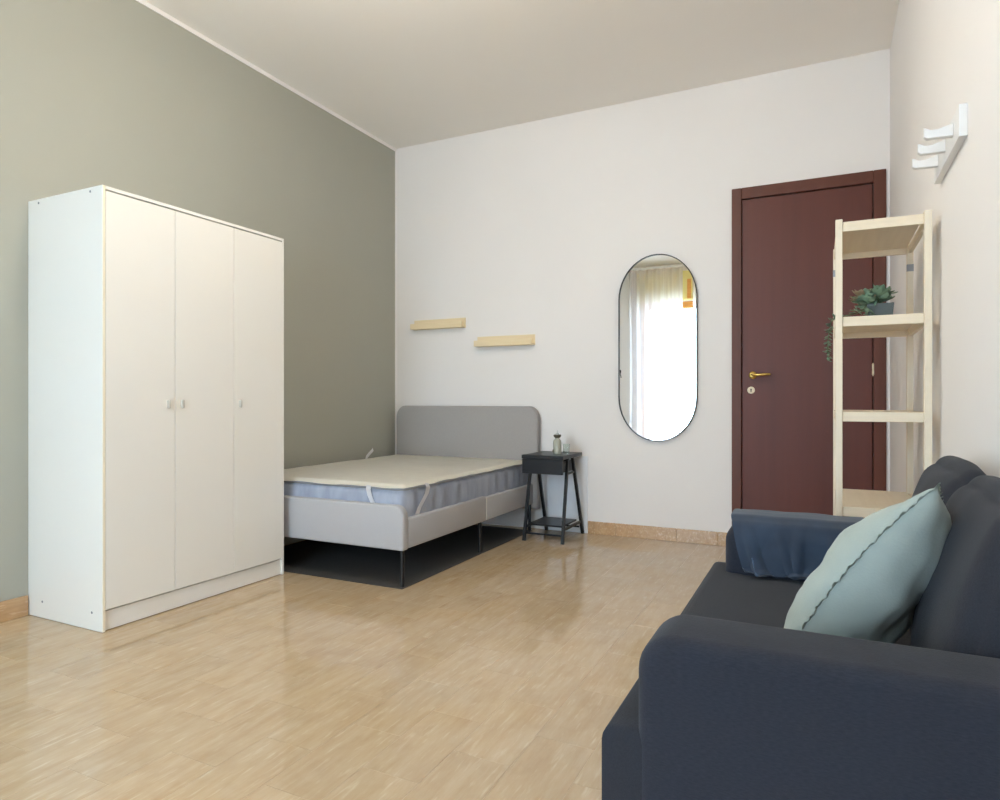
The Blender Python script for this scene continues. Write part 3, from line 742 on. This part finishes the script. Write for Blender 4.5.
# lower leaves spilling over the left of the pot
for k in range(26):
    b = Vector((pc.x - .035 + random.uniform(-.05, .035), pc.y + random.uniform(-.05, .02), pz + random.uniform(.012, .05)))
    leaf(gbm, b, (random.uniform(-1, .4), random.uniform(-.8, .3), random.uniform(-.1, .8)), random.uniform(.02, .032), random.uniform(.012, .018))
o = obj('foliage', gbm, 'leaf', pt, smooth=True); o['kind'] = 'stuff'
o = obj('rosy_foliage', pbm, 'leaf_pink', pt, smooth=True); o['kind'] = 'stuff'; o['label'] = 'dusty rose tinted rosettes'
obj('stems', sbm, 'stem', pt, smooth=True)
# a trailing shoot runs along the shelf and hangs down outside the left post
path = [(pc.x - .05, pc.y, pz + .04), (.12, 2.86, pz + .022), (.075, 2.87, pz + .016), (.045, 2.875, pz + .014), (.030, 2.877, pz - .006), (.024, 2.877, pz - .05), (.020, 2.875, pz - .10), (.020, 2.872, pz - .155)]
tb = NB(); tube(tb, path, .0022, 6)
shoot = obj('trailing_shoot', tb, 'stem', pt, smooth=True)
lb = NB()
for k in range(64):
    t = random.uniform(.32, 1) * (len(path) - 1); i = min(int(t), len(path) - 2); f = t - i
    p = Vector(path[i]).lerp(Vector(path[i + 1]), f); a = random.uniform(0, 6.28)
    ez = -.4 if i >= 4 else .5
    leaf(lb, p, (math.cos(a) * .8, math.sin(a) * .8, ez + random.uniform(-.4, .4)), random.uniform(.013, .020), random.uniform(.009, .013))
o = obj('shoot_leaves', lb, 'leaf', shoot, smooth=True); o['kind'] = 'stuff'

# ------------------------------------------------------------------ sofa
SY_0, SY_1 = 1.055, 2.315; AZ = .618
sofa = thing('sofa', 'dark navy two-seat fabric sofa with thick armrests along the white wall', 'sofa', (.02, 1.73, 0))
for x in (-.27, .31):
    for y in (1.12, 2.24): obj('foot', bx(x - .02, x + .02, y - .02, y + .02, .0005, .052), 'black_metal', sofa)
obj('seat_base', bx(-.324, .35, 1.07, 2.30, .05, .262, bev=.018, seg=4), 'sofa', sofa, smooth=True)
for y0, y1 in ((SY_0, SY_0 + .165), (SY_1 - .165, SY_1)):
    prof = arc_rect(-.274, .362, .06, AZ, rt=(.062, .03), rb=(.01, .01), n=8)
    bm = prism(prof, 'y', y0, y1, bev=.030, seg=5)
    obj('armrest', bm, 'sofa', sofa, smooth=True)
obj('back_frame', bx(.325, .368, SY_0 + .166, SY_1 - .166, .262, .66, bev=.018, seg=4), 'sofa', sofa, smooth=True)
y0, y1 = SY_0 + .008, SY_1 - .008; ia, ib = SY_0 + .168, SY_1 - .168
def smooth_T():
    P = [(-.332, y0), (-.20, y0), (-.20, ia - .02), (.215, ia - .02), (.215, ib + .02), (-.20, ib + .02), (-.20, y1), (-.332, y1)]
    return prism(P, 'z', .264, .462, bev=.030, seg=5)
obj('seat_cushion', smooth_T(), 'sofa_cush', sofa, smooth=True)
for k, (a, b) in enumerate(((1.228, 1.686), (1.692, 2.144))):
    hx, hy_, hz = .058, (b - a) / 2, .205
    mtx = Matrix.Translation((.264, (a + b) / 2, .636)) @ Matrix.Rotation(R(11), 4, 'Y')
    def post(q, p):
        # flop: thinner and rounder towards the top, fuller below
        f = 1 - .32 * max(0, p.z) ** 2
        return Vector((q.x * f, q.y * (1 - .06 * max(0, p.z) ** 2), q.z))
    obj('back_cushion', cushion((hx, hy_, hz), .05, (.030, .004, .018), n=26, wr=.010, wscale=7, seed=k + 2, mtx=mtx, post=post), 'sofa_cush', sofa, smooth=True, angle=180)

# ------------------------------------------------------------------ throw over the far armrest
iy, oy = SY_1 - .165, SY_1
prof = [(oy + .010, 0.374), (oy + .010, 0.474), (oy + .010, 0.554), (oy + .008, .600), (oy - .012, .625), (oy - .05, .633), (iy + .08, .633), (iy + .03, .630), (iy + .002, .614), (iy - .009, .58), (iy - .012, .545), (iy - .014, .515), (iy - .018, .485), (iy - .026, .474)]
seg = []
for (a, b) in zip(prof, prof[1:]):
    for i in range(5): seg.append((a[0] + (b[0] - a[0]) * i / 5, a[1] + (b[1] - a[1]) * i / 5))
seg.append(prof[-1])
thr = thing('throw_blanket', 'petrol blue velvet throw draped over the sofa armrest nearest the shelf', 'blanket', (-.08, iy, .44))
bm = NB(); nx = 70; rows = []
for j, (y, z) in enumerate(seg):
    t = j / (len(seg) - 1); row = []
    for i in range(nx + 1):
        u = i / nx
        xl = -.256 + .045 * max(0, (t - .55) / .45); xr = .112 + .03 * max(0, (t - .5) / .5)
        x = xl + (xr - xl) * u
        inner = max(0, (t - .5) / .5)
        wv = .004 * math.sin(u * 13 + 2.2 * inner) * inner + .016 * noise.noise(Vector((x * 9, t * 3, 2))) * (.25 + inner)
        fold = .008 * math.exp(-((u - .34 - .05 * inner) / .02) ** 2) * inner + .010 * math.exp(-((u - .78 + .1 * inner) / .025) ** 2) * inner + .020 * math.exp(-((u - .10 - .05 * inner) / .035) ** 2) * inner + .012 * math.exp(-((u - .55 + .15 * inner) / .03) ** 2) * inner
        if t > .42: row.append(bm.verts.new((x, y - abs(wv) - fold - .002, z + .004 * noise.noise(Vector((x * 12, 1, 1))))))
        else: row.append(bm.verts.new((x, y + abs(wv) * .5, z + max(0, .4 * wv) + .007 * noise.noise(Vector((x * 8, t * 6, 4))))))
    rows.append(row)
for A, B in zip(rows, rows[1:]):
    for i in range(nx): bm.faces.new((A[i], A[i + 1], B[i + 1], B[i]))
bmesh.ops.recalc_face_normals(bm, faces=bm.faces)
bmesh.ops.solidify(bm, geom=bm.faces[:], thickness=-.012)
obj('folded_cloth', bm, 'throw', thr, smooth=True, angle=60)
bm = NB()
for j0 in range(1):
    loop = []
    for j in range(len(seg) // 2, len(seg)):
        y, z = seg[j]; t = j / (len(seg) - 1)
        loop.append((-.256 + .045 * max(0, (t - .55) / .45) + .040, y - .026 * max(0, (t - .5) / .5) - .006, z))
    tube(bm, loop, .004, 6)
obj('hem', bm, 'throw_hem', thr, smooth=True)

# ------------------------------------------------------------------ pillow, seen on its edge, leaning on the back cushion
A = Vector((.186, 1.40, .846)); B = Vector((-.074, 1.40, .475))
e1 = (A - B).normalized()
view = (A - Vector((0, 0, EYE))).normalized()
e2 = (view - e1 * view.dot(e1)).normalized()
a12 = R(-10); e2 = (e2 * math.cos(a12) + e1 * math.sin(a12)).normalized()
e2 = Matrix.Rotation(R(11), 3, e1) @ e2
if (Matrix.Rotation(R(1), 3, e1) @ e2).x < e2.x: e2 = Matrix.Rotation(R(-22), 3, e1) @ e2
nrm = e1.cross(e2).normalized()
if nrm.x > 0: nrm = -nrm                                  # front: towards the room
LN, DP, TF, TB = (A - B).length, .31, .066, .108
pil = thing('throw_pillow', 'pale aqua cotton pillow with frayed edge leaning on the navy sofa', 'pillow', (.08, 1.8, .45))
def pil_pt(s, t, side):
    """s along the edge seam 0..1 bottom to top, t depth 0..1"""
    u, v = s * 2 - 1, t * 2 - 1
    pin = .035
    sx_ = u * (1 - pin * (1 - v * v)); tv = v * (1 - pin * (1 - u * u))
    p = B + e1 * LN * (sx_ + 1) / 2 + e2 * DP * (tv + 1) / 2
    p += nrm * .022 * (1 - u * u)
    prof = (max(0, 1 - abs(u) ** 2.6) * max(0, 1 - abs(v) ** 2.6)) ** .55
    prof *= (1.0 - .10 * u)
    k = (TF if side > 0 else -TB) * prof
    w = noise.noise(Vector((u * 2.2, v * 2.2, 3 * side))) * .016 + noise.noise(Vector((u * 5, v * 5, 9 * side))) * .008
    return p + nrm * (k + w * prof ** .5)
bm = NB(); n = 40
for side in (1, -1):
    g = [[bm.verts.new(pil_pt(i / n, j / n, side)) for j in range(n + 1)] for i in range(n + 1)]
    for i in range(n):
        for j in range(n): bm.faces.new((g[i][j], g[i + 1][j], g[i + 1][j + 1], g[i][j + 1]))
bmesh.ops.remove_doubles(bm, verts=bm.verts, dist=.0004)
pil_body = obj('pillow_body', bm, 'pillow', pil, smooth=True, angle=180)
bm = NB(); random.seed(5); path = []
for k in range(4):
    for i in range(70):
        f = i / 70; path.append([(f, 0), (1, f), (1 - f, 1), (0, 1 - f)][k])
cen = pil_pt(.5, .5, 1) * .5 + pil_pt(.5, .5, -1) * .5; prev = first = None
for i, (s, t) in enumerate(path):
    p = pil_pt(s, t, 1); out = (p - cen); out = (out - nrm * out.dot(nrm)).normalized()
    w = .007 + .0018 * math.sin(i * 1.7) + random.uniform(-.003, .003)
    wob = nrm * (.0015 * math.sin(i * .9) + .002 * math.sin(i * 2.1))
    a, b = bm.verts.new(p - out * .002), bm.verts.new(p + out * w + wob)
    if prev: bm.faces.new((prev[0], a, b, prev[1]))
    else: first = (a, b)
    prev = (a, b)
bm.faces.new((prev[0], first[0], first[1], prev[1]))
bmesh.ops.solidify(bm, geom=bm.faces[:], thickness=.0025)
tag(obj('frayed_edge', bm, 'pillow', pil), 'frayed ruffled seam edge')
